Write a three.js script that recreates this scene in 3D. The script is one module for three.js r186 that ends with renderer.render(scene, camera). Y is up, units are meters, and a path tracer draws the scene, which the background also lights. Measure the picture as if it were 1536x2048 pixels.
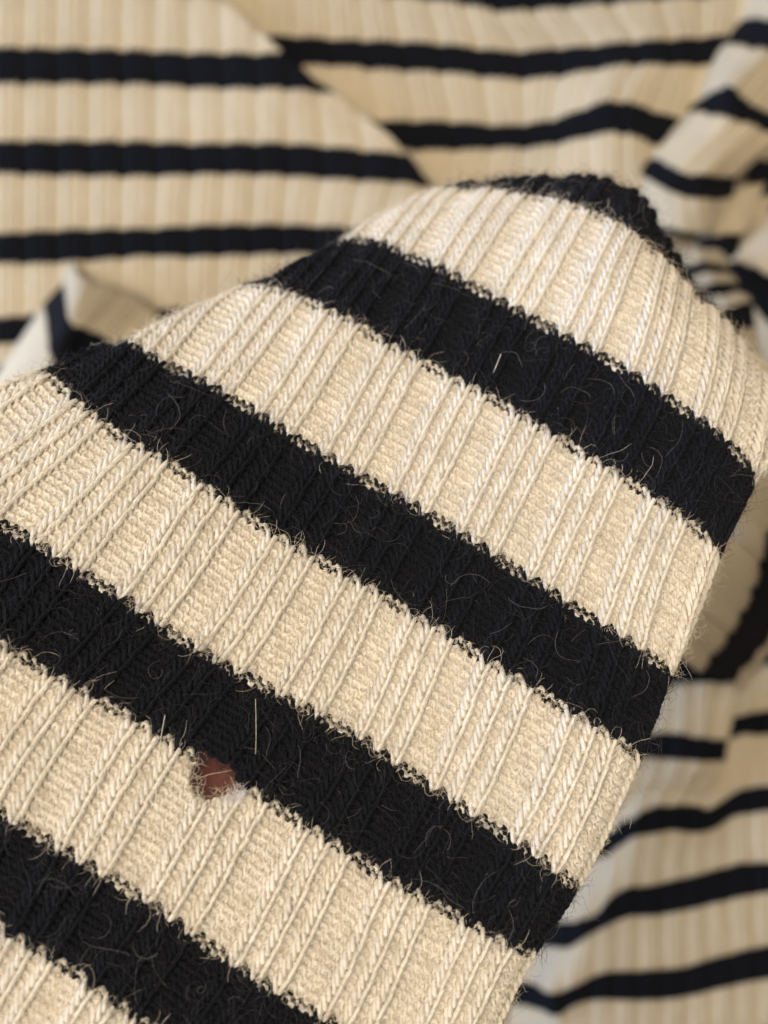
import * as THREE from 'three';
import { MarchingCubes } from 'three/addons/objects/MarchingCubes.js';
import { RectAreaLightUniformsLib } from 'three/addons/lights/RectAreaLightUniformsLib.js';

// ------------------------------------------------------------------ camera, light, exposure
const scene = new THREE.Scene();
scene.background = new THREE.Color(0x000000);
const FOV = 55, F = 1024 / Math.tan(THREE.MathUtils.degToRad(FOV / 2));      // F: focal length in photo pixels (2048 high)
const camera = new THREE.PerspectiveCamera(FOV, 0.75, 0.005, 10);
camera.position.set(0, 0.318, 0.033);
camera.lookAt(0, 0, 0);
camera.updateMatrixWorld();
camera.focus = 0.116;
camera.userData.fStop = 14;
const renderer = new THREE.WebGLRenderer({ antialias: true });
renderer.toneMapping = THREE.LinearToneMapping;
renderer.toneMappingExposure = 1.27;
renderer.shadowMap.enabled = true;
renderer.setSize(768, 1024);
RectAreaLightUniformsLib.init();
function panel(color, intensity, w, h, p, at) {
  const l = new THREE.RectAreaLight(color, intensity, w, h);
  l.position.set(...p); l.lookAt(...at); scene.add(l); return l;
}
panel(new THREE.Color().setRGB(1.0, 0.885, 0.73), 5.6, 0.8, 0.8, [-0.18, 1.0, 0.02], [0, 0.1, 0]);    // warm room lamp, overhead and a little to the left
panel(new THREE.Color().setRGB(0.52, 0.75, 1.2), 13.5, 0.9, 0.5, [-1.3, 0.33, -0.2], [0, 0.12, 0]);  // cool window daylight, low from the left

// ------------------------------------------------------------------ helpers
let seed = 12345;
const rnd = () => { seed = (seed + 0x6D2B79F5) | 0; let t = Math.imul(seed ^ (seed >>> 15), 1 | seed); t = (t + Math.imul(t ^ (t >>> 7), 61 | t)) ^ t; return ((t ^ (t >>> 14)) >>> 0) / 4294967296; };
const rr = (a, b) => a + (b - a) * rnd();
const gauss = () => (rnd() + rnd() + rnd() + rnd() - 2) * 1.0;
const hash = (x, y) => { let h = Math.imul(x | 0, 374761393) + Math.imul(y | 0, 668265263); h = Math.imul(h ^ (h >>> 13), 1274126177); return ((h ^ (h >>> 16)) >>> 0) / 4294967296; };
const sm = (t) => t * t * (3 - 2 * t);
const vnoise = (x, y) => { const i = Math.floor(x), j = Math.floor(y), u = sm(x - i), v = sm(y - j); return (hash(i, j) * (1 - u) + hash(i + 1, j) * u) * (1 - v) + (hash(i, j + 1) * (1 - u) + hash(i + 1, j + 1) * u) * v; };
const sstep = (a, b, x) => sm(Math.min(1, Math.max(0, (x - a) / (b - a))));
const names = {};
const numbered = (n) => { names[n] = (names[n] ?? -1) + 1; return names[n] ? `${n}_${String(names[n]).padStart(3, '0')}` : n; };
const V3 = (x = 0, y = 0, z = 0) => new THREE.Vector3(x, y, z);

const CAM = camera.position.clone(), me = camera.matrixWorld.elements;
const RIGHT = V3(me[0], me[1], me[2]), UP = V3(me[4], me[5], me[6]), FWD = V3(-me[8], -me[9], -me[10]);
const dirOf = (px, py) => FWD.clone().addScaledVector(RIGHT, (px - 768) / F).addScaledVector(UP, -(py - 1024) / F);
const atDepth = (px, py, d) => CAM.clone().addScaledVector(dirOf(px, py), d);
const atHeight = (px, py, h) => { const v = dirOf(px, py); return CAM.clone().addScaledVector(v, (h - CAM.y) / v.y); };
const project = (p) => { const q = p.clone().sub(CAM); const d = q.dot(FWD); return [768 + F * q.dot(RIGHT) / d, 1024 - F * q.dot(UP) / d, d]; };

// thin-plate spline from (a, b) to any number of outputs
function tps(pts, outs, sb) {
  const n = pts.length, m = n + 3, A = [], k = outs[0].length;
  const U = (r2) => r2 < 1e-12 ? 0 : 0.5 * r2 * Math.log(r2);
  const P = pts.map(([a, b]) => [a, b * sb]);
  for (let i = 0; i < m; i++) A.push(new Float64Array(m + k));
  for (let i = 0; i < n; i++) {
    for (let j = 0; j < n; j++) A[i][j] = U((P[i][0] - P[j][0]) ** 2 + (P[i][1] - P[j][1]) ** 2) + (i === j ? 0.02 : 0);
    A[i][n] = A[n][i] = 1; A[i][n + 1] = A[n + 1][i] = P[i][0]; A[i][n + 2] = A[n + 2][i] = P[i][1];
    for (let q = 0; q < k; q++) A[i][m + q] = outs[i][q];
  }
  for (let c = 0; c < m; c++) {
    let p = c; for (let i = c + 1; i < m; i++) if (Math.abs(A[i][c]) > Math.abs(A[p][c])) p = i;
    [A[c], A[p]] = [A[p], A[c]];
    for (let i = 0; i < m; i++) if (i !== c) { const f = A[i][c] / A[c][c]; if (f) for (let j = c; j < m + k; j++) A[i][j] -= f * A[c][j]; }
  }
  const W = A.map((row, i) => Array.from(row.slice(m)).map((v) => v / row[i]));
  return (a, b) => {
    b *= sb; const o = new Array(k).fill(0);
    for (let i = 0; i < n; i++) { const u = U((P[i][0] - a) ** 2 + (P[i][1] - b) ** 2); for (let q = 0; q < k; q++) o[q] += W[i][q] * u; }
    for (let q = 0; q < k; q++) o[q] += W[n][q] + W[n + 1][q] * a + W[n + 2][q] * b;
    return o;
  };
}
function meshOf(name, pos, idx, material, parent, col, uv) {
  const g = new THREE.BufferGeometry();
  g.setAttribute('position', new THREE.Float32BufferAttribute(pos, 3));
  if (col) g.setAttribute('color', new THREE.Float32BufferAttribute(col, 3));
  if (uv) g.setAttribute('uv', new THREE.Float32BufferAttribute(uv, 2));
  g.setIndex(idx); g.computeVertexNormals();
  const m = new THREE.Mesh(g, material); m.name = name; m.castShadow = m.receiveShadow = true; parent.add(m); return m;
}

// ------------------------------------------------------------------ materials
function fibreTexture(n, s) {                       // streaky yarn fibres, along the yarn and slightly twisted
  const d = new Uint8Array(n * n * 4);
  for (let y = 0; y < n; y++) for (let x = 0; x < n; x++) {
    const w = (i) => ((i % s) + s) % s;
    const u = x / n * s, v = y / n * s;
    const n1 = vnoise(w(u * 1 + v), v * 0.25), n2 = vnoise(u * 3.1 + v * 2, v * 0.9 + 40);
    const g = Math.round(255 * Math.min(1, Math.max(0, 0.25 + 0.45 * n1 + 0.4 * (n2 - 0.3))));
    d[(y * n + x) * 4] = d[(y * n + x) * 4 + 1] = d[(y * n + x) * 4 + 2] = g; d[(y * n + x) * 4 + 3] = 255;
  }
  const t = new THREE.DataTexture(d, n, n); t.wrapS = t.wrapT = THREE.RepeatWrapping; t.magFilter = THREE.LinearFilter; t.minFilter = THREE.LinearFilter; t.needsUpdate = true; return t;
}
const fibres = fibreTexture(256, 16);
const CREAM = [0.84, 0.785, 0.69], BLACK = [0.006, 0.0065, 0.009];   // the single fibre; knitted up, light lost between the loops deepens it
const woolCream = new THREE.MeshPhysicalMaterial({ color: 0xffffff, vertexColors: true, roughness: 1, transmission: 0.28, thickness: 0, specularIntensity: 0.35, sheen: 0.25, sheenRoughness: 0.6, sheenColor: new THREE.Color().setRGB(0.8, 0.75, 0.65), bumpMap: fibres, bumpScale: 0.00012 });
const woolBlack = new THREE.MeshPhysicalMaterial({ color: 0xffffff, vertexColors: true, roughness: 0.95, sheen: 0.5, sheenRoughness: 0.4, specularIntensity: 0.25, sheenColor: new THREE.Color().setRGB(0.045, 0.05, 0.065), bumpMap: fibres, bumpScale: 0.00012 });
const fuzzCream = new THREE.MeshPhysicalMaterial({ color: new THREE.Color().setRGB(0.74, 0.63, 0.47), roughness: 0.6 });
const fuzzBlack = new THREE.MeshPhysicalMaterial({ color: new THREE.Color().setRGB(0.06, 0.055, 0.055), roughness: 0.45 });
const woolFluff = new THREE.MeshPhysicalMaterial({ color: new THREE.Color().setRGB(0.016, 0.016, 0.020), specularIntensity: 0.5, roughness: 0.6 });
const FABRIC = [0.655, 0.545, 0.38];                                      // the same wool seen as a whole fabric
const tint = (dark, j, cream = CREAM) => { const b = dark ? BLACK : cream, k = 1 + j; return [b[0] * k, b[1] * k, b[2] * k]; };

// ------------------------------------------------------------------ the table under everything
{
  const w = new THREE.Mesh(new THREE.BoxGeometry(1.2, 0.03, 1.0), new THREE.MeshStandardMaterial({ color: new THREE.Color().setRGB(0.16, 0.085, 0.045), roughness: 0.55 }));
  w.name = 'table_top'; w.position.set(0, -0.021, 0); w.receiveShadow = w.castShadow = true; w.userData = { kind: 'structure' }; scene.add(w);
}

// ------------------------------------------------------------------ the sweater
const sweater = new THREE.Group(); sweater.name = 'striped_sweater';
sweater.userData = { label: 'cream and black striped rib knit wool sweater, its sleeve lifted and showing a moth hole', category: 'sweater' };
scene.add(sweater);

// --- shape of the lifted sleeve: [rib, stripe coordinate, photo x, photo y, distance in mm]
const CP = [
  [2, 10, -130, 2130, 96], [3, 10, 15, 2240, 96], [4, 10, 200, 2370, 97],
  [1, 26, -150, 1760, 99], [2, 26, 20, 1868, 98], [3, 26, 182, 1968, 98], [4, 26, 350, 2090, 99], [5, 26, 520, 2200, 100],
  [1, 36, -60, 1590, 102], [2, 36, 117, 1695, 101], [3, 36, 293, 1802, 101], [4, 36, 466, 1926, 102], [5, 36, 642, 2030, 103], [6, 36, 805, 2130, 104],
  [0, 52, -60, 1255, 107], [1, 52, 102, 1350, 107], [2, 52, 268, 1440, 107], [3, 52, 440, 1548, 107], [4, 52, 610, 1651, 107], [5, 52, 771, 1755, 107], [6, 52, 934, 1845, 107], [6.8, 52, 1062, 1912, 108],
  [-1, 62, -95, 985, 117], [0, 62, 70, 1084, 114], [1, 62, 242, 1194, 112.5], [2, 62, 395, 1299, 112], [3, 62, 557, 1387, 112], [4, 62, 716, 1473, 112], [5, 62, 864, 1575, 111], [6, 62, 1028, 1680, 109], [6.8, 62, 1150, 1770, 109],
  [-1.5, 78, 90, 745, 132], [-1, 78, 148, 803, 128], [0, 78, 262, 889, 123.5], [1, 78, 398, 967, 121], [2, 78, 547, 1069, 119.5], [3, 78, 690, 1150, 118.5], [4, 78, 825, 1231, 117.5], [5, 78, 973, 1321, 115.5], [6, 78, 1143, 1424, 113.5], [6.9, 78, 1285, 1512, 113],
  [-1, 88, 262, 688, 140], [0, 88, 391, 756, 134], [1, 88, 516, 827, 130], [2, 88, 647, 908, 127], [3, 88, 783, 987, 125], [4, 88, 917, 1064, 122.5], [5, 88, 1057, 1155, 120], [6, 88, 1202, 1249, 118], [7, 88, 1345, 1345, 117],
  [-0.3, 104, 492, 562, 152], [0, 104, 535, 575, 149], [1, 104, 651, 625, 143], [2, 104, 772, 688, 138], [3, 104, 901, 755, 134], [4, 104, 1034, 828, 130], [5, 104, 1174, 913, 126], [6, 104, 1303, 995, 123.5], [7, 104, 1425, 1085, 122],
  [0.4, 114, 690, 478, 160], [1, 114, 756, 485, 156], [2, 114, 870, 535, 148], [3, 114, 990, 598, 142], [4, 114, 1123, 670, 136], [5, 114, 1258, 748, 131], [6, 114, 1390, 838, 128], [6.9, 114, 1488, 925, 127],
  [1.2, 130, 875, 376, 170], [2, 130, 975, 381, 162], [3, 130, 1113, 401, 153], [4, 130, 1228, 448, 146], [5, 130, 1320, 518, 145], [6, 130, 1424, 622, 147], [7, 130, 1525, 735, 150],
  [2, 138, 1015, 364, 168], [3, 138, 1146, 360, 160], [4, 138, 1266, 388, 155], [5, 138, 1335, 488, 158], [6, 138, 1408, 622, 168], [7, 138, 1495, 745, 172],
];
const sleeveMap = tps(CP.map((c) => [c[0], c[1]]), CP.map((c) => [c[2], c[3], (116 + 0.68 * (c[4] - 116)) / 1000]), 1 / 16);
const core = (r, V) => { const o = sleeveMap(r, V); return atDepth(o[0], o[1], o[2]); };
// knit rows: 16 rows to a cream stripe (16 units), 12 rows to a black stripe (10 units); row 0 = bottom of the stripe at V = 0
const vOfRow = (row) => { const p = Math.floor(row / 28), q = row - p * 28; return p * 26 + (q < 12 ? q * 10 / 12 : 10 + (q - 12)); };
const rowOfV = (V) => { const p = Math.floor(V / 26), q = V - p * 26; return p * 28 + (q < 10 ? q * 1.2 : 12 + q - 10); };
const leftEdge = (V) => { const T = [[0, -2.6], [62, -2.4], [78, -1.5], [88, -1.1], [104, -0.3], [114, 0.4], [130, 1.2], [138, 1.8], [160, 2.6]]; let i = 0; while (i < T.length - 2 && V > T[i + 1][0]) i++; const t = (V - T[i][0]) / (T[i + 1][0] - T[i][0]); return T[i][1] + (T[i + 1][1] - T[i][1]) * t + 0.22; };
const rightEdge = (V) => 6.55 + 0.3 * sstep(70, 104, V) + 0.45 * sstep(114, 120, V) - 0.9 * sstep(120, 133, V);
const TOPV = 137, WALE = 0.00132, ROW = 0.00117;
const RL = 0.006, RR = 0.0034, RT = 0.0058;
const frameAt = (r, V) => {
  const p = core(r, V), e = 0.02, tu = core(r + e, V).sub(core(r - e, V)), tv = core(r, V + 0.3).sub(core(r, V - 0.3));
  const n = tu.clone().cross(tv).normalize();
  return { p, n, tu: tu.normalize(), tv: tv.normalize() };
};
function surf(U, row) {                              // U in wales (8 to a rib), row in knit rows -> point and normal
  const V = vOfRow(row), r = U / 8, Vc = Math.min(V, TOPV);
  const le = leftEdge(Vc), re = rightEdge(Vc), rc = Math.min(re, Math.max(le, r));
  const f = frameAt(rc, Vc), p = f.p.clone(); let n = f.n.clone();
  const bend = (dist, R, dir) => {                   // follow a roll of radius R downwards, then run on underneath
    const a = Math.min(dist / R, 2.9), rest = Math.max(0, dist - 2.9 * R), side = dir.clone().addScaledVector(n, -dir.dot(n)).normalize();
    p.addScaledVector(side, R * Math.sin(a)).addScaledVector(n, -R * (1 - Math.cos(a)));
    const t2 = side.clone().multiplyScalar(Math.cos(a)).addScaledVector(n, -Math.sin(a));
    p.addScaledVector(t2, rest);
    n = n.multiplyScalar(Math.cos(a)).addScaledVector(side, Math.sin(a)).normalize();
  };
  if (r > re) bend((r - re) * 8 * WALE, RR + 0.002 * sstep(110, 128, V), f.tu);
  if (r < le) bend((le - r) * 8 * WALE, RL, f.tu.clone().negate());
  if (V > TOPV) bend((V - TOPV) * ROW, RT, f.tv);
  return { p, n };
}
// --- cache of the surface on a half-wale, one-row grid, read back bilinearly
const U0 = -34, U1 = 78, R0 = 6, R1 = 158, GU = 2, nU = (U1 - U0) * GU + 1, nR = R1 - R0 + 1;
const grid = new Float32Array(nU * nR * 6);
for (let j = 0; j < nR; j++) for (let i = 0; i < nU; i++) {
  const { p, n } = surf(U0 + i / GU, R0 + j), o = (j * nU + i) * 6;
  grid[o] = p.x; grid[o + 1] = p.y; grid[o + 2] = p.z; grid[o + 3] = n.x; grid[o + 4] = n.y; grid[o + 5] = n.z;
}
function S(U, row) {
  const a = Math.min(nU - 1.001, Math.max(0, (U - U0) * GU)), b = Math.min(nR - 1.001, Math.max(0, row - R0)), i = Math.floor(a), j = Math.floor(b), u = a - i, v = b - j, o = new Array(6);
  for (let q = 0; q < 6; q++) { const g = (x, y) => grid[((j + y) * nU + i + x) * 6 + q]; o[q] = (g(0, 0) * (1 - u) + g(1, 0) * u) * (1 - v) + (g(0, 1) * (1 - u) + g(1, 1) * u) * v; }
  return { p: V3(o[0], o[1], o[2]), n: V3(o[3], o[4], o[5]).normalize() };
}
const isKnit = (w) => { const k = ((w % 8) + 8) % 8; return k === 0 || k === 2 || k === 4; };
const ribLift = (U) => {                             // raised knit wales, shallow grooves between them, wide sunken purl bands
  const k = ((U % 8) + 8) % 8, bump = (c, w) => { let d = Math.abs(k - c); d = Math.min(d, 8 - d); return d < w ? 0.5 + 0.5 * Math.cos(Math.PI * d / w) : 0; };
  return 0.00056 * Math.max(bump(0, 1.1), bump(2, 1.1), bump(4, 1.1)) + 0.00016 * bump(2, 4.2) - 0.00030;
};
const puff = (U, row) => 0.0006 * (vnoise(U * 0.11 + 9, row * 0.08 + 3) - 0.5);
const HOLE = { U: 23.6, row: 55.3, a: 1.85, b: 2.25 };
const holeDist = (U, row) => { const du = (U - HOLE.U) / HOLE.a, dr = (row - HOLE.row) / HOLE.b, an = Math.atan2(dr, du); return Math.hypot(du, dr) / (1 + 0.08 * Math.sin(3 * an + 0.6) + 0.06 * Math.sin(5 * an + 2)); };
function P(U, row, z = 0) { const { p, n } = S(U, row); return p.addScaledVector(n, z + ribLift(U) + puff(U, row)); }
const inView = (U, row) => { const q = project(S(U, row).p); return q[0] > -170 && q[0] < 1706 && q[1] > 100 && q[1] < 2230; };

// --- one knit row: a continuous yarn that loops through the rows above and below
const SEG = 12, RAD = 6, YR = 0.000318, DZ = 0.00024, LA = 0.215, LH = 1.02, SKEW = 0.15;
function knitRow(row, dark, material, parent) {
  const pos = [], col = [], uv = [], idx = [];
  let ring = -1, s = 0, prev = null;
  const path = [];
  for (let w = U0 + 2; w <= U1 - 2; w++) {
    const wk = ((w % 8) + 8) % 8, ww = wk === 0 || wk === 2 || wk === 4 ? 1.28 : wk < 5 ? 0.72 : 0.9067, wc = w + (wk === 5 ? 0.0933 : wk === 7 ? -0.0933 : 0);
    const sg = isKnit(w) ? 1 : -1, sl = isKnit(w - 1) ? 1 : -1, sr = isKnit(w + 1) ? 1 : -1;
    const ok = inView(w, row), le = leftEdge(Math.min(vOfRow(row), TOPV)) * 8 - 16, re = rightEdge(Math.min(vOfRow(row), TOPV)) * 8 + 13;
    for (let k = 0; k < SEG; k++) {
      const t = k / SEG * 2 * Math.PI, c2 = Math.cos(2 * t);
      let lx = t / (2 * Math.PI) - 0.5 + LA * Math.sin(2 * t), ly = -LH * Math.cos(t);
      if (sg < 0) ly += 0.2 * (lx * (1 - Math.cos(t)) / 2 + (lx + (t < Math.PI ? 0.5 : -0.5)) * (1 + Math.cos(t)) / 2);   // purl bumps lean with the spiral of the yarn
      lx += -SKEW * ly;
      let z = -sg * DZ * (sg > 0 ? 1 : 0.95) * c2; const calm = sg > 0 ? 1 : 0.6;
      if (sg > 0 && c2 > 0) z -= 0.00034 * c2;
      if (t < Math.PI / 2) z += (-(sg + sl) / 2 + sg) * DZ * Math.cos(t) ** 2;
      if (t > Math.PI * 1.5) z += (-(sg + sr) / 2 + sg) * DZ * Math.cos(t) ** 2;
      const jx = calm * (vnoise(w * 1.7 + k * 0.14, row * 1.9) - 0.5) * 0.20, jy = calm * (vnoise(w * 1.3 + k * 0.11 + 50, row * 2.3 + 9) - 0.5) * 0.30, jz = (vnoise(w * 2.1 + k * 0.17, row * 1.3 + 77) - 0.5) * 0.00014;
      const U = wc + lx * ww + jx, R = row + 0.5 + ly + jy;
      const cut = !ok || w < le || w > re || holeDist(U, R) < 1;
      path.push(cut ? null : { U, R, z: z + jz, base: w });
    }
  }
  let run = [];
  const flush = () => {
    if (run.length > 5) {
      const pts = run.map((q) => { const b = S(q.U, q.R); return { p: b.p.addScaledVector(b.n, q.z + ribLift(q.U) * 0.55 + ribLift(q.base) * 0.45 + puff(q.U, q.R)), n: b.n }; });
      for (let i = 0; i < pts.length; i++) {
        const T = pts[Math.min(i + 1, pts.length - 1)].p.clone().sub(pts[Math.max(i - 1, 0)].p).normalize();
        const B = T.clone().cross(pts[i].n).normalize(), N = B.clone().cross(T).normalize();
        if (i) s += pts[i].p.distanceTo(pts[i - 1].p);
        const hr = holeDist(run[i].U, run[i].R), end = Math.min(i, pts.length - 1 - i);
        const rad = YR * (0.88 + 0.26 * vnoise(s * 1400, row * 7.3)) * (end === 0 ? 0.25 : end < 3 && hr < 1.5 ? 0.7 : 1);
        const c = tint(dark, 0.16 * (vnoise(s * 900 + row * 31, row * 3.1) - 0.5) + 0.10 * (vnoise(run[i].U * 0.5, run[i].R * 0.6) - 0.5));
        for (let a = 0; a <= RAD; a++) {
          const an = a / RAD * Math.PI * 2, rv = rad * (0.90 + 0.20 * hash((ring + 1) * 7 + a % RAD, row * 131 + 17)), q = pts[i].p.clone().addScaledVector(N, Math.cos(an) * rv).addScaledVector(B, Math.sin(an) * rv);
          pos.push(q.x, q.y, q.z); col.push(...c); uv.push(a / RAD * 0.35 + row * 0.13, s * 220);
        }
        ring++;
        if (i) { const o = (ring - 1) * (RAD + 1), n = o + RAD + 1; for (let a = 0; a < RAD; a++) idx.push(o + a, n + a, o + a + 1, o + a + 1, n + a, n + a + 1); }
      }
    }
    run = [];
  };
  for (const q of path) { if (q) run.push(q); else flush(); }
  flush();
  if (idx.length) meshOf('yarn_row', pos, idx, material, parent, col, uv);
}
// added sheet behind the loops: stands for fibre haze, keeps gaps from reading dark
function backingSheet(ra, rb, dark, material, parent) {
  const pos = [], col = [], idx = [], uv = []; const cols = (U1 - U0 - 4) * 2, rows = (rb - ra) * 2;
  const ids = [];
  for (let j = 0; j <= rows; j++) for (let i = 0; i <= cols; i++) {
    const U = U0 + 2 + i / 2, R = ra + j / 2, kk = ((U % 8) + 8) % 8, q = P(U, R, (kk > 4.7 && kk < 7.3 ? -0.00036 : -0.00022) + 0.00005 * (vnoise(U * 3, R * 3) - 0.5));
    const V = Math.min(vOfRow(R), TOPV);
    ids.push(inView(U, R) && holeDist(U, R) > 1.08 && U > leftEdge(V) * 8 - 15 && U < rightEdge(V) * 8 + 12);
    pos.push(q.x, q.y, q.z); col.push(...tint(dark, 0.1 * (vnoise(U * 2, R * 2) - 0.5))); uv.push(U * 0.8, R * 0.8);
  }
  for (let j = 0; j < rows; j++) for (let i = 0; i < cols; i++) { const a = j * (cols + 1) + i, b = a + 1, c = a + cols + 1, d = c + 1; if (ids[a] && ids[b] && ids[c] && ids[d]) idx.push(a, b, c, b, d, c); }
  if (idx.length) meshOf('backing_sheet', pos, idx, material, parent, col, uv);
}
const stripeName = { true: 'black_stripe', false: 'cream_stripe' };
for (let row = 8; row < 156;) {
  const q = ((row % 28) + 28) % 28, dark = q < 12, end = Math.min(156, row - q + (dark ? 12 : 28));
  const g = new THREE.Group(); g.name = stripeName[dark]; sweater.add(g);
  const m = dark ? woolBlack : woolCream;
  for (let k = row; k < end; k++) knitRow(k, dark, m, g);
  backingSheet(row, end, dark, m, g);
  row = end;
}

// --- wool fuzz: fine curly fibres standing off the yarn
function fuzz(name, n, pick, make, material, parent, stuff = true) {
  const pos = [], idx = []; let base = 0;
  for (let i = 0; i < n; i++) {
    const h = pick(); if (!h) continue;
    const pts = make(h), rad = h.rad;
    for (let k = 0; k < pts.length; k++) {
      const T = pts[Math.min(k + 1, pts.length - 1)].clone().sub(pts[Math.max(0, k - 1)]).normalize();
      const B = T.clone().cross(h.n).normalize(), N = B.clone().cross(T), r = rad * (k === pts.length - 1 ? 0.4 : 1);
      for (let a = 0; a < 3; a++) { const an = a * 2.0944, q = pts[k].clone().addScaledVector(N, Math.cos(an) * r).addScaledVector(B, Math.sin(an) * r); pos.push(q.x, q.y, q.z); }
      if (k) { const o = base + (k - 1) * 3; for (let a = 0; a < 3; a++) { const b = (a + 1) % 3; idx.push(o + a, o + 3 + a, o + b, o + b, o + 3 + a, o + 3 + b); } }
    }
    base += pts.length * 3;
  }
  const m = meshOf(name, pos, idx, material, parent); if (stuff) m.userData.kind = 'stuff'; return m;
}
function curl(h) {                                   // a fibre that leaves the yarn, arches and curls back
  const b = S(h.U, h.row), n = b.n, t1 = S(h.U + 0.5, h.row).p.sub(S(h.U - 0.5, h.row).p).normalize(), t2 = n.clone().cross(t1);
  h.n = n.clone().addScaledVector(t1, 0.31).normalize();
  let an = rnd() * 6.283, el = h.el ? rr(0.7, 1.4) : rr(0.1, 0.8), turn = gauss() * h.curl, p = P(h.U, h.row, h.z ?? 0.0004); const pts = [p.clone()], st = h.len / h.seg;
  for (let k = 0; k < h.seg; k++) {
    an += turn + gauss() * 0.5 * h.curl; turn += gauss() * 0.25 * h.curl; el += gauss() * 0.3 - 0.75 * el / h.seg * 1.6;
    const d = t1.clone().multiplyScalar(Math.cos(an) * Math.cos(el)).addScaledVector(t2, Math.sin(an) * Math.cos(el)).addScaledVector(n, Math.sin(el));
    p = p.clone().addScaledVector(d, st); pts.push(p);
  }
  return pts;
}
const isDarkRow = (row) => (((row % 28) + 28) % 28) < 12;
const pickFuzz = (dark, len, seg, rad, cu) => () => {
  for (let k = 0; k < 20; k++) {
    const U = rr(-22, 66), row = rr(10, 152); if (isDarkRow(row) !== dark) continue;
    const V = Math.min(vOfRow(row), TOPV); if (U < leftEdge(V) * 8 - 9 || U > rightEdge(V) * 8 + 7 || holeDist(U, row) < 1.1 || !inView(U, row)) continue;
    return { U, row, len: len * rr(0.5, 1.5), seg, rad: rad * rr(0.7, 1.2), curl: cu };
  }
  return null;
};
const sleeveFuzz = new THREE.Group(); sleeveFuzz.name = 'sleeve_fuzz'; sweater.add(sleeveFuzz);
const pickEdge = (dark, len, seg, rad, cu) => () => {                    // fibres near a colour change, reaching across it
  for (let k = 0; k < 20; k++) {
    const U = rr(-22, 66), e = 28 * Math.floor(rr(0, 6)) + (rnd() < 0.5 ? 0 : 12), row = e + gauss() * 1.3; if (isDarkRow(row) !== dark || row < 10 || row > 152) continue;
    const V = Math.min(vOfRow(row), TOPV); if (U < leftEdge(V) * 8 - 9 || U > rightEdge(V) * 8 + 7 || holeDist(U, row) < 1.1 || !inView(U, row)) continue;
    return { U, row, len: len * rr(0.5, 1.5), seg, rad: rad * rr(0.7, 1.2), curl: cu };
  }
  return null;
};
const fuzzLitGrey = new THREE.MeshPhysicalMaterial({ color: new THREE.Color().setRGB(0.24, 0.22, 0.21), roughness: 0.4 });  // paler grey: the light these hairs catch is put into their colour
fuzz('cream_fuzz', 30000, pickFuzz(false, 0.0013, 4, 0.000019, 0.9), curl, fuzzCream, sleeveFuzz);
fuzz('black_fuzz', 11000, pickFuzz(true, 0.0012, 4, 0.000015, 0.7), curl, woolFluff, sleeveFuzz);
fuzz('long_black_fibres', 700, pickFuzz(true, 0.0038, 12, 0.000013, 0.27), curl, fuzzBlack, sleeveFuzz);
fuzz('edge_black_fibres', 1700, pickEdge(true, 0.0028, 9, 0.000014, 0.36), curl, fuzzBlack, sleeveFuzz);
fuzz('edge_black_fluff', 4000, pickEdge(true, 0.0016, 4, 0.00002, 0.8), curl, woolFluff, sleeveFuzz);
fuzz('edge_cream_fibres', 1600, pickEdge(false, 0.0026, 6, 0.000016, 0.7), curl, fuzzCream, sleeveFuzz);
fuzz('lit_grey_fibres', 260, pickFuzz(true, 0.0045, 14, 0.000013, 0.27), curl, fuzzLitGrey, sleeveFuzz);
fuzz('long_cream_fibres', 900, pickFuzz(false, 0.0042, 10, 0.000016, 0.5), curl, fuzzCream, sleeveFuzz);
fuzz('dark_lint_fibres', 260, pickFuzz(false, 0.0036, 9, 0.000012, 0.5), curl, fuzzBlack, sleeveFuzz);
const stand = (pick) => () => { const h = pick(); if (h) h.el = 1; return h; };       // short halo that stands off the surface
fuzz('cream_halo', 6500, stand(pickFuzz(false, 0.0020, 5, 0.000016, 0.4)), curl, fuzzCream, sleeveFuzz);
fuzz('black_halo', 6500, stand(pickFuzz(true, 0.0020, 5, 0.000016, 0.4)), curl, woolFluff, sleeveFuzz);
const rim = (dark) => () => { for (let k = 0; k < 30; k++) { const an = rnd() * 6.283, U = HOLE.U + HOLE.a * 1.12 * Math.cos(an), row = HOLE.row + HOLE.b * 1.12 * Math.sin(an); if (isDarkRow(row) === dark) return { U: U + gauss() * 0.25, row: row + gauss() * 0.25, len: rr(0.0008, 0.0028), seg: 6, rad: 0.000017, curl: 0.6, z: rr(-0.0004, 0.0004) }; } return null; };
fuzz('frayed_cream_ends', 130, rim(false), curl, fuzzCream, sleeveFuzz);
fuzz('frayed_black_ends', 160, rim(true), curl, woolFluff, sleeveFuzz);

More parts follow.
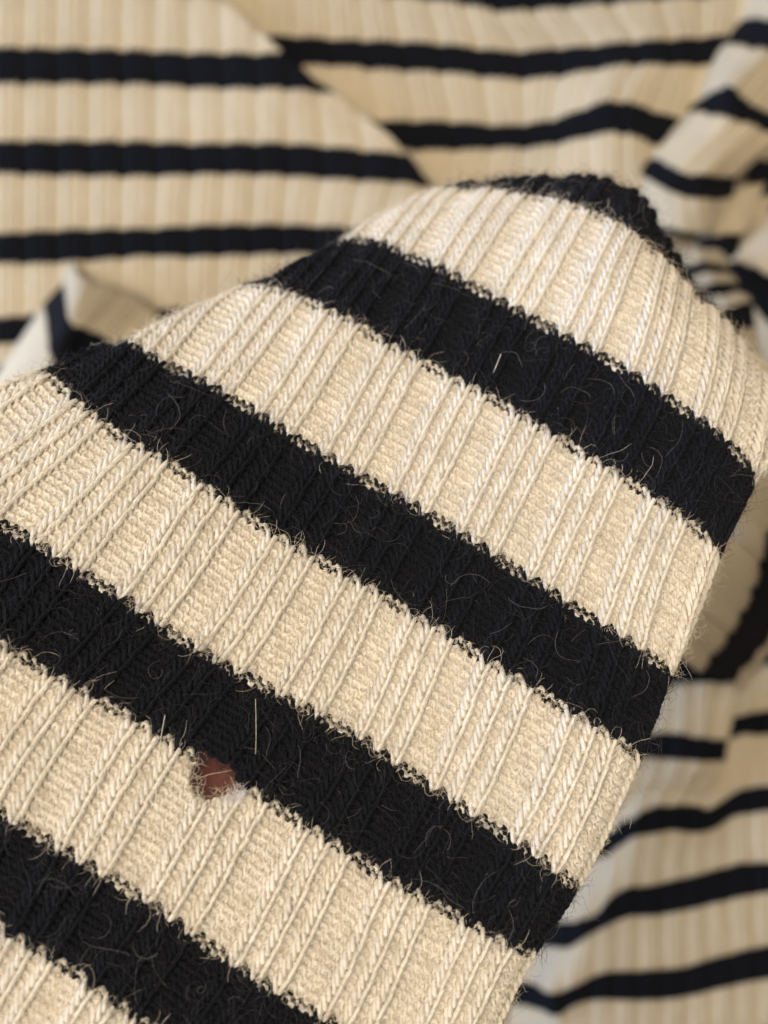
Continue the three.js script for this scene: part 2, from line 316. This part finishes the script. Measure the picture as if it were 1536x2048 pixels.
// ------------------------------------------------------------------ folds of the sweater lying on the table
// each panel: spline from (u in ribs, v in stripe periods) to photo x, photo y and height above the table in mm
function sweaterPanel(name, label, pts, [u0, u1], [v0, v1], opt = {}) {
  const g = new THREE.Group(); g.name = name; g.userData.label = label; sweater.add(g);
  const f = tps(pts.map((c) => [c[0], c[1]]), pts.map((c) => [c[2], c[3], c[4] / 1000]), opt.sb ?? 2.4);
  const at = (u, v) => { const o = f(u, v); return atHeight(o[0], o[1], o[2]); };
  const darkPart = 0.385, lift = opt.lift ?? 0.0008, th = opt.thick ?? 0.0022, flip = opt.flip ? -1 : 1;
  const prof = (u) => { const k = (((u % 1) + 1) % 1) * 8, b = (c, w) => { let d = Math.abs(k - c); d = Math.min(d, 8 - d); return d < w ? 0.5 + 0.5 * Math.cos(Math.PI * d / w) : 0; }; return 0.7 * Math.max(b(0, 1), b(2, 1), b(4, 1)) + 0.3 * Math.min(1, 1.6 * b(2, 3.6)); };
  const cuts = []; for (let k = Math.floor(v0) - 1; k <= Math.ceil(v1) + 1; k++) cuts.push([k, k + darkPart, true], [k + darkPart, k + 1, false]);
  for (const [ca, cb, dark] of cuts) {
    const a = Math.max(v0, ca), b = Math.min(v1, cb); if (b - a < 0.01) continue;
    const nu = Math.round((u1 - u0) * 24), nv = Math.max(3, Math.round((b - a) * 26)), pos = [], col = [], idx = [], uv = [];
    for (let layer = 0; layer < 2; layer++) for (let j = 0; j <= nv; j++) for (let i = 0; i <= nu; i++) {
      const vv = a + (b - a) * j / nv, ue = opt.edge ? opt.edge(vv) : u1, u = u0 + (ue - u0) * i / nu, v = vv + (prof(u) - 0.5) * 0.016 + 0.02 * (vnoise(u * 16, 3.7) - 0.5);
      const e = 0.01, p = at(u, v), n = at(u + e, v).sub(at(u - e, v)).cross(at(u, v + e).sub(at(u, v - e))).normalize().multiplyScalar(flip);
      const w = 0.5 * (vnoise(u * 5, v * 9) - 0.5);
      p.addScaledVector(n, layer ? -th : lift * (prof(u) + 0.25 * w + 0.12 * Math.sin(v * 28 * 6.283)));
      pos.push(p.x, p.y, p.z); col.push(...tint(dark, 0.14 * (vnoise(u * 16, v * 40) - 0.5) + 0.08 * (vnoise(u * 2, v * 3) - 0.5), FABRIC)); uv.push(u * 6, v * 18);
    }
    const L = (nu + 1) * (nv + 1), q = (x, y, z, w) => flip > 0 ? idx.push(x, y, z, y, w, z) : idx.push(x, z, y, y, z, w);
    for (let j = 0; j < nv; j++) for (let i = 0; i < nu; i++) { const o = j * (nu + 1) + i; q(o, o + 1, o + nu + 1, o + nu + 2); q(L + o + 1, L + o, L + o + nu + 2, L + o + nu + 1); }
    for (let i = 0; i < nu; i++) { q(L + i, L + i + 1, i, i + 1); const o = nv * (nu + 1) + i; q(o, o + 1, L + o, L + o + 1); }
    for (let j = 0; j < nv; j++) { const o = j * (nu + 1); q(L + o, o, L + o + nu + 1, o + nu + 1); const e = o + nu; q(e, L + e, e + nu + 1, L + e + nu + 1); }
    meshOf(stripeName[dark], pos, idx, dark ? panelBlack : panelCream, g, col, uv);
  }
  return g;
}
const panelCream = woolCream.clone(); panelCream.transmission = 0;
const panelBlack = woolBlack.clone();
panelCream.bumpScale = panelBlack.bumpScale = 0.0003;

// v runs up the photo (away from the viewer), so that u x v points up
// the top layer of the body, with its diagonal edge
sweaterPanel('body_front_panel', 'flat front of the body with a diagonal folded edge', [
  [-1, 0, -65, 690, 6], [0, 0, 0, 688, 6], [5, 0, 330, 668, 6], [10, 0, 640, 660, 6], [13, 0, 900, 660, 5],
  [0, 0.385, 0, 636, 7], [5, 0.385, 330, 620, 7], [10, 0.385, 640, 612, 7],
  [0, 1, 0, 526, 8], [4.6, 1, 300, 512, 8], [9.6, 1, 620, 508, 8], [13, 1, 850, 520, 11],
  [0, 1.385, 0, 468, 9], [4.6, 1.385, 300, 458, 9], [9.6, 1.385, 620, 452, 9], [13, 1.385, 850, 470, 11],
  [0, 2, 0, 346, 9], [6, 2, 400, 349, 10], [12, 2, 800, 366, 12], [13.2, 2, 870, 376, 11],
  [0, 2.385, 0, 283, 9], [6, 2.385, 400, 288, 10], [11.4, 2.385, 780, 306, 12],
  [0, 3, 0, 167, 9], [4.6, 3, 300, 170, 9], [9.2, 3, 600, 180, 12], [10.3, 3, 672, 188, 11],
  [0, 3.385, 0, 95, 9], [4.6, 3.385, 300, 103, 9], [8.4, 3.385, 555, 108, 12],
  [0, 4, 0, -15, 9], [4.6, 4, 300, -12, 9], [6.6, 4, 430, -6, 9], [0, 4.6, 0, -130, 9], [5, 4.6, 330, -130, 9],
], [-2.5, 14], [-0.3, 4.5], { edge: (v) => { const T = [[-0.4, 14], [1.4, 14.2], [2, 13.2], [2.385, 12], [3, 10.3], [3.385, 8.6], [4, 6.7], [4.6, 5]]; let i = 0; while (i < T.length - 2 && v > T[i + 1][0]) i++; return T[i][1] + (T[i + 1][1] - T[i][1]) * (v - T[i][0]) / (T[i + 1][0] - T[i][0]); } });
// the lower layer to its right, wavy towards the right edge
sweaterPanel('body_back_panel', 'back of the body, wavy towards the bunched sleeve', [
  [0, 0, 480, 312, 0.5], [4, 0, 780, 300, 1], [7, 0, 1000, 297, 2], [9, 0, 1130, 284, 6], [10.6, 0, 1235, 266, 12], [12.4, 0, 1340, 300, 6],
  [0, 0.385, 480, 248, 0.5], [4, 0.385, 780, 243, 1], [7, 0.385, 1000, 252, 2], [9, 0.385, 1120, 236, 6], [10.6, 0.385, 1225, 202, 13], [12.4, 0.385, 1350, 236, 6],
  [0, 1, 480, 128, 0.5], [3, 1, 680, 132, 1], [6, 1, 900, 146, 2], [8.6, 1, 1110, 154, 3], [11, 1, 1290, 130, 9], [13.4, 1, 1430, 130, 5],
  [0, 1.385, 480, 72, 0.5], [3, 1.385, 680, 80, 1], [6, 1.385, 900, 90, 2], [8.6, 1.385, 1110, 97, 3], [11, 1.385, 1290, 82, 9], [13.4, 1.385, 1440, 72, 6],
  [0, 2, 480, -25, 0.5], [5, 2, 800, -6, 1], [8, 2, 1010, 24, 3], [10, 2, 1150, 14, 5], [13, 2, 1420, -6, 5],
  [0, 2.4, 480, -90, 0.5], [8, 2.4, 1010, -60, 3], [13, 2.4, 1420, -80, 5],
  [0, -1, 480, 480, 0.5], [5, -1, 830, 470, 1], [9, -1, 1120, 460, 3], [12, -1, 1330, 470, 4],
], [-1, 14.4], [-1.2, 2.4]);


// crumpled layers on the right, from the table up
sweaterPanel('under_layer', 'flat layer under the bunched sleeve', [
  [0, 0, 1300, 1300, 1], [8, 0, 1680, 1290, 1], [0, 2, 1300, 960, 1], [8, 2, 1680, 950, 1], [0, 4, 1300, 620, 1], [8, 4, 1680, 610, 1], [0, 6, 1300, 280, 1], [8, 6, 1680, 270, 1],
], [0, 8], [-0.5, 6]);
sweaterPanel('lower_body_panel', 'lower body with its rolled edge lit blue', [
  [-0.8, -1, 1040, 2170, -1], [0, -1, 1080, 2172, 2], [1.5, -1, 1160, 2160, 11], [5.5, -1, 1361, 2140, 12], [10, -1, 1560, 2110, 12],
  [-1, 0, 1052, 2010, -1], [-0.3, 0, 1085, 2020, 4], [0.4, 0, 1117, 2030, 11], [1.1, 0, 1150, 2008, 11], [3.5, 0, 1264, 2000, 12], [5.5, 0, 1361, 1994, 12], [7.5, 0, 1459, 1971, 12], [10, 0, 1570, 1952, 12],
  [-1, 0.385, 1050, 1962, -1], [-0.3, 0.385, 1074, 1970, 4], [0.4, 0.385, 1103, 1987, 11], [1.1, 0.385, 1148, 1972, 11], [3.5, 0.385, 1264, 1942, 12], [5.5, 0.385, 1361, 1935, 12], [7.5, 0.385, 1450, 1910, 12], [10, 0.385, 1570, 1886, 12],
  [-0.7, 1, 1075, 1890, -1], [0, 1, 1108, 1893, 4], [0.6, 1, 1135, 1895, 9], [1.4, 1, 1180, 1868, 12], [3.5, 1, 1264, 1831, 13], [5.5, 1, 1361, 1821, 13], [7.5, 1, 1443, 1802, 13], [10, 1, 1570, 1778, 13],
  [0, 1.385, 1118, 1845, 4], [0.6, 1.385, 1142, 1844, 9], [1.6, 1.385, 1190, 1830, 12], [2.4, 1.385, 1222, 1795, 13], [4.2, 1.385, 1296, 1772, 13], [6.4, 1.385, 1394, 1750, 13], [10, 1.385, 1570, 1728, 13],
  [1, 2, 1190, 1720, 6], [3, 2, 1264, 1674, 14], [5, 2, 1345, 1660, 14], [7, 2, 1425, 1658, 12], [8, 2, 1462, 1634, 11], [10, 2, 1570, 1616, 12],
  [1, 2.385, 1200, 1680, 6], [3, 2.385, 1270, 1634, 14], [5, 2.385, 1345, 1612, 14], [7, 2.385, 1420, 1618, 12], [8, 2.385, 1462, 1590, 11], [10, 2.385, 1570, 1576, 12],
  [3, 3, 1290, 1490, 6], [6, 3, 1400, 1475, 7], [8, 3, 1480, 1468, 9], [10, 3, 1570, 1464, 10], [6, 3.385, 1400, 1438, 6], [8, 3.385, 1484, 1431, 9], [10, 3.385, 1570, 1424, 10],
  [6, 4, 1410, 1340, 5], [8, 4, 1490, 1330, 7], [10, 4, 1570, 1326, 8], [8, 4.385, 1490, 1294, 7], [10, 4.385, 1570, 1278, 7],
], [-1.7, 10], [-0.9, 4.4]);
sweaterPanel('folded_strip', 'narrow folded strip with its stripes out of line', [
  [0, -0.8, 1210, 1640, 6], [3, -0.8, 1330, 1612, 9], [5.4, -0.8, 1425, 1612, 8], [0, 0, 1270, 1512, 15], [3, 0, 1390, 1521, 20], [4.4, 0, 1443, 1521, 18],
  [0, 0.385, 1275, 1474, 15], [3, 0.385, 1392, 1474, 20], [4.4, 0.385, 1449, 1481, 18], [0, 1, 1300, 1360, 15], [3, 1, 1400, 1364, 20], [4.4, 1, 1478, 1365, 18],
  [0, 1.4, 1310, 1310, 14], [3, 1.4, 1410, 1316, 18], [4.4, 1.4, 1490, 1318, 16],
], [0, 4.5], [-0.72, 1.4]);
sweaterPanel('sleeve_underside', 'underside of the sleeve hanging beside its folded edge', [
  [-2, -0.6, 1470, 640, 120], [0, -0.6, 1460, 800, 118], [4, -0.6, 1430, 1060, 104], [8, -0.6, 1345, 1260, 84],
  [-2, 0, 1660, 760, 112], [0, 0, 1610, 900, 112], [3, 0, 1530, 1085, 100], [6, 0, 1476, 1240, 82], [8.4, 0, 1400, 1345, 56],
  [0, 0.385, 1690, 960, 86], [3, 0.385, 1600, 1150, 66], [6, 0.385, 1540, 1275, 46], [8.4, 0.385, 1466, 1366, 30],
  [0, 0.8, 1760, 1010, 60], [4, 0.8, 1640, 1250, 26], [8.4, 0.8, 1520, 1420, 14],
], [-1.5, 8.4], [-0.6, 0.5], { lift: 0.0006 });
sweaterPanel('bunched_sleeve', 'other sleeve bunched into a ridge with cool lit flank', [
  [-0.5, 2.385, 1480, 36, 4], [0, 2.385, 1504, 37, 10], [1, 2.385, 1545, 40, 20], [3, 2.385, 1630, 50, 16], [-0.5, 2.8, 1500, -40, 4], [3, 2.8, 1650, -40, 16],
  [-0.5, 2, 1440, 84, 4], [0, 2, 1464, 88, 10], [1, 2, 1520, 97, 22], [3, 2, 1620, 112, 16],
  [-0.5, 1.385, 1385, 205, 4], [0, 1.385, 1408, 196, 10], [1.4, 1.385, 1466, 174, 25], [2.2, 1.385, 1500, 212, 20], [3.5, 1.385, 1570, 232, 14],
  [-0.5, 1, 1372, 222, 4], [0, 1, 1394, 223, 10], [1.4, 1, 1460, 236, 22], [2.2, 1, 1505, 250, 20], [3.5, 1, 1570, 268, 14],
  [-0.5, 0.385, 1284, 318, 4], [0, 0.385, 1304, 318, 10], [1.4, 0.385, 1362, 345, 22], [2.6, 0.385, 1425, 352, 20], [3.5, 0.385, 1470, 356, 10],
  [-0.5, 0, 1270, 352, 4], [0, 0, 1288, 352, 10], [1.4, 0, 1356, 388, 22], [2.6, 0, 1425, 400, 20], [3.5, 0, 1470, 396, 8],
  [0, -0.6, 1300, 470, 10], [1.4, -0.6, 1370, 480, 18], [3.5, -0.6, 1440, 480, 6],
], [-0.5, 3.5], [-0.5, 2.7]);
sweaterPanel('sleeve_fold', 'small fold tucked behind the bunched sleeve', [
  [0, 1, 1440, 380, 4], [2, 1, 1530, 362, 10], [0, 0.385, 1398, 478, 6], [2, 0.385, 1484, 468, 12], [0, 0, 1392, 516, 6], [2, 0, 1474, 516, 12], [0, -0.8, 1380, 640, 8], [2, -0.8, 1460, 640, 12], [1, 0.7, 1470, 420, 14],
], [0, 2], [-0.8, 0.98]);
sweaterPanel('cool_lit_fold', 'fold at the far right with a cool lit ridge', [
  [0, 1.1, 1540, 400, 8], [2, 1.1, 1640, 420, 24], [-0.3, 0.385, 1452, 522, 6], [0, 0.385, 1466, 524, 12], [2, 0.385, 1540, 552, 26], [4, 0.385, 1620, 590, 24], [-0.3, 0, 1436, 545, 4], [0, 0, 1452, 552, 10], [2, 0, 1536, 645, 24], [4, 0, 1610, 730, 24], [0, -0.8, 1470, 730, 10], [2, -0.8, 1530, 830, 22], [4, -0.8, 1600, 920, 24],
], [-0.3, 4], [-0.75, 1.1]);
sweaterPanel('crumpled_cuff', 'crumpled cuff beside the raised sleeve', [
  [0, -0.8, 1400, 800, 60], [1.4, -0.8, 1470, 830, 60], [2.8, -0.8, 1560, 830, 46], [0, 0, 1400, 668, 44], [1.4, 0, 1455, 672, 52], [2.8, 0, 1512, 655, 40],
  [0, 0.385, 1405, 632, 44], [1.4, 0.385, 1458, 614, 50], [2.8, 0.385, 1505, 606, 38], [0, 1, 1395, 602, 36], [1.4, 1, 1440, 592, 40], [2.8, 1, 1490, 585, 30],
  [0, 1.385, 1392, 576, 36], [1.4, 1.385, 1432, 566, 42], [2.8, 1.385, 1478, 568, 30], [0, 2, 1372, 556, 30], [1.4, 2, 1420, 545, 34], [2.8, 2, 1470, 552, 24],
  [0, 2.385, 1364, 536, 30], [1.4, 2.385, 1410, 524, 34], [2.8, 2.385, 1460, 536, 24], [0, 3, 1350, 500, 22], [1.4, 3, 1400, 496, 24], [2.8, 3, 1450, 506, 16],
], [0, 2.8], [-0.8, 3], { lift: 0.0006 });
sweaterPanel('far_fold', 'dark striped fold at the far side of the bunched sleeve', [
  [0, 0, 1488, 402, 8], [2, 0, 1570, 392, 12], [0, 0.385, 1502, 318, 8], [2, 0.385, 1585, 308, 12], [0, 0.9, 1530, 262, 4], [2, 0.9, 1610, 250, 6], [0, -0.6, 1480, 470, 6], [2, -0.6, 1560, 470, 8],
], [0, 2], [-0.5, 0.8]);
sweaterPanel('pointed_fold', 'pointed fold with a blue lit edge beside the sleeve', [
  [0, -0.6, -30, 790, 8], [0, 0, 88, 612, 8], [0, 0.385, 128, 566, 8], [0, 0.8, 142, 524, 7],
  [1, -0.6, 30, 770, 32], [1, 0, 98, 690, 36], [1, 0.385, 136, 626, 34], [1, 0.8, 158, 560, 24],
  [3, -0.6, 80, 830, 32], [3, 0, 130, 765, 36], [3, 0.385, 192, 664, 34], [3, 0.9, 270, 578, 15],
  [5, -0.6, 180, 880, 30], [5, 0, 240, 810, 32], [5, 0.385, 300, 735, 30], [5, 1, 350, 628, 13],
], [0, 5], [-0.55, 0.85], { lift: 0.0005 });

// ------------------------------------------------------------------ the hand inside the sleeve, seen through the hole
{
  const under = (U, row, r) => { const q = surf(U, row); return q.p.addScaledVector(q.n, -(r + 0.0055)); };
  const bones = [];
  const chain = (pts) => { for (let i = 0; i + 1 < pts.length; i++) bones.push([pts[i], pts[i + 1]]); };
  const J = (U, row, r, extra = 0) => ({ p: under(U, row, r + extra), r });
  const fingers = [[9.5, 74], [25.2, 84], [36.5, 90], [49, 80]], rad = [0.0068, 0.0078, 0.008, 0.0076];
  const knuckles = [];
  fingers.forEach(([U, tip], i) => {
    const k = J(U * 0.9 + 3, 14, rad[i] * 1.12, 0.003), a = J(U, 14 + (tip - 14) * 0.5, rad[i] * 1.05, 0.0004), b = J(U, 14 + (tip - 14) * 0.78, rad[i] * 0.95, 0.001), c = J(U, tip, rad[i] * 0.82, 0.004);
    chain([k, a, b, c]); knuckles.push(k);
  });
  const down = V3(0, 0, 0); knuckles.forEach((k) => down.add(k.p)); down.multiplyScalar(0.25);
  const along = knuckles[2].p.clone().sub(bones[bones.length - 1][1].p).normalize();
  const side = knuckles[3].p.clone().sub(knuckles[0].p).normalize(), nn = side.clone().cross(along).normalize(); if (nn.y > 0) nn.negate();
  const wrist = { p: down.clone().addScaledVector(along, 0.072).addScaledVector(nn, 0.006), r: 0.02 };
  knuckles.forEach((k, i) => chain([k, { p: wrist.p.clone().addScaledVector(side, (i - 1.5) * 0.009), r: 0.012 }]));
  chain([wrist, { p: wrist.p.clone().addScaledVector(along, 0.05), r: 0.021 }]);
  const th = knuckles[3].p.clone().addScaledVector(along, 0.045);
  chain([{ p: th, r: 0.012 }, { p: th.clone().addScaledVector(side, 0.022).addScaledVector(along, -0.022).addScaledVector(nn, 0.008), r: 0.0095 }, { p: th.clone().addScaledVector(side, 0.030).addScaledVector(along, -0.05).addScaledVector(nn, 0.012), r: 0.0075 }]);
  const box = new THREE.Box3(); bones.forEach((b) => b.forEach((j) => { box.expandByPoint(j.p.clone().addScalar(j.r)); box.expandByPoint(j.p.clone().subScalar(j.r)); }));
  const c = box.getCenter(V3()), half = Math.max(...box.getSize(V3()).toArray()) / 2 * 1.06, N = 84;
  const skin = new THREE.MeshPhysicalMaterial({ color: new THREE.Color().setRGB(0.2, 0.05, 0.024), roughness: 0.6 });  // base colour darkened, with the shade inside the sleeve put into it
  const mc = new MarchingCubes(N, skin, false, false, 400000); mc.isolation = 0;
  const q = V3(), ab = V3(), ap = V3();
  for (let z = 0; z < N; z++) for (let y = 0; y < N; y++) for (let x = 0; x < N; x++) {
    q.set((x - N / 2) / (N / 2), (y - N / 2) / (N / 2), (z - N / 2) / (N / 2)).multiplyScalar(half).add(c);
    let d = 1;
    for (const [A, B] of bones) {
      ab.copy(B.p).sub(A.p); ap.copy(q).sub(A.p); const t = Math.min(1, Math.max(0, ap.dot(ab) / ab.lengthSq()));
      const e = ap.addScaledVector(ab, -t).length() - (A.r + (B.r - A.r) * t), k = 0.003, h = Math.max(0, k - Math.abs(d - e)) / k;
      d = Math.min(d, e) - h * h * k * 0.25;
    }
    mc.field[z * N * N + y * N + x] = -d;
  }
  mc.update();
  const n = mc.count, pos = new Float32Array(n * 3), nor = new Float32Array(n * 3);
  for (let i = 0; i < n * 3; i++) { pos[i] = mc.positionArray[i] * half + c.getComponent(i % 3); nor[i] = mc.normalArray[i]; }
  const g = new THREE.BufferGeometry(); g.setAttribute('position', new THREE.BufferAttribute(pos, 3)); g.setAttribute('normal', new THREE.BufferAttribute(nor, 3));
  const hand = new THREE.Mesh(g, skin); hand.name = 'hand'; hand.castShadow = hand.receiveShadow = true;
  hand.userData = { label: 'bare hand inside the sleeve, reddish skin darkened for shade, showing through the hole', category: 'hand' }; scene.add(hand);
}

// ------------------------------------------------------------------ stray hairs and lint
const findUR = (px, py) => { let best = 1e9, o = [0, 0]; for (let j = 0; j < nR; j++) for (let i = 0; i < nU; i++) { const g = (j * nU + i) * 6, q = project(V3(grid[g], grid[g + 1], grid[g + 2])), d = (q[0] - px) ** 2 + (q[1] - py) ** 2 + (q[2] > 0.16 ? 1e6 : 0); if (d < best) { best = d; o = [U0 + i / GU, R0 + j]; } } return o; };
function strayHair(label, pix, rad, z, color) {
  const pts = pix.map(([x, y], i) => { const [U, row] = findUR(x, y), q = S(U, row), d = project(q.p)[2]; return atDepth(x, y, d - z - ribLift(U) * 0.5); });
  const cv = new THREE.CatmullRomCurve3(pts), m = new THREE.Mesh(new THREE.TubeGeometry(cv, 40, rad, 5), new THREE.MeshPhysicalMaterial({ color: new THREE.Color().setRGB(...color), roughness: 0.35 }));
  m.name = numbered('stray_hair'); m.castShadow = m.receiveShadow = true; m.userData = { label, category: 'hair', group: 'stray hairs on the sleeve' }; scene.add(m);
}
const PALE = [0.62, 0.56, 0.45];
strayHair('short thick pale hair tilted across the lower edge of a black stripe', [[1002, 708], [990, 738], [978, 765], [966, 790]], 0.00005, 0.0022, PALE);
strayHair('straight pale hair upright on the black stripe above the hole', [[511, 1398], [512, 1440], [512, 1480], [511, 1508]], 0.00003, 0.0012, PALE);
strayHair('long pale hair hanging over the cream stripe beside the hole', [[330, 1430], [322, 1475], [316, 1530], [312, 1585], [310, 1640], [322, 1652]], 0.00003, 0.0018, [0.8, 0.74, 0.6]);
strayHair('thin dark hair lying across a cream stripe', [[172, 962], [200, 972], [235, 978], [268, 988]], 0.00003, 0.0018, [0.05, 0.035, 0.02]);
strayHair('pale hair stretched across the hole', [[390, 1560], [415, 1550], [440, 1545], [462, 1541]], 0.000018, 0.0008, [0.75, 0.62, 0.5]);
{
  const [lu, lr] = findUR(470, 1588);
  const m = fuzz('lint_tuft', 80, () => { const k = gauss() * 0.9; return ({ U: lu + k * 0.5 + gauss() * 0.2, row: lr + k * 0.8 + gauss() * 0.2, len: rr(0.0006, 0.0018), seg: 6, rad: 0.00002, curl: 0.7, z: rr(0.0001, 0.0008) }); }, curl, new THREE.MeshPhysicalMaterial({ color: new THREE.Color().setRGB(0.8, 0.77, 0.75), roughness: 0.6 }), scene, false);
  m.userData = { label: 'small tuft of white lint on the lower rim of the hole', category: 'lint' };
}

renderer.render(scene, camera);
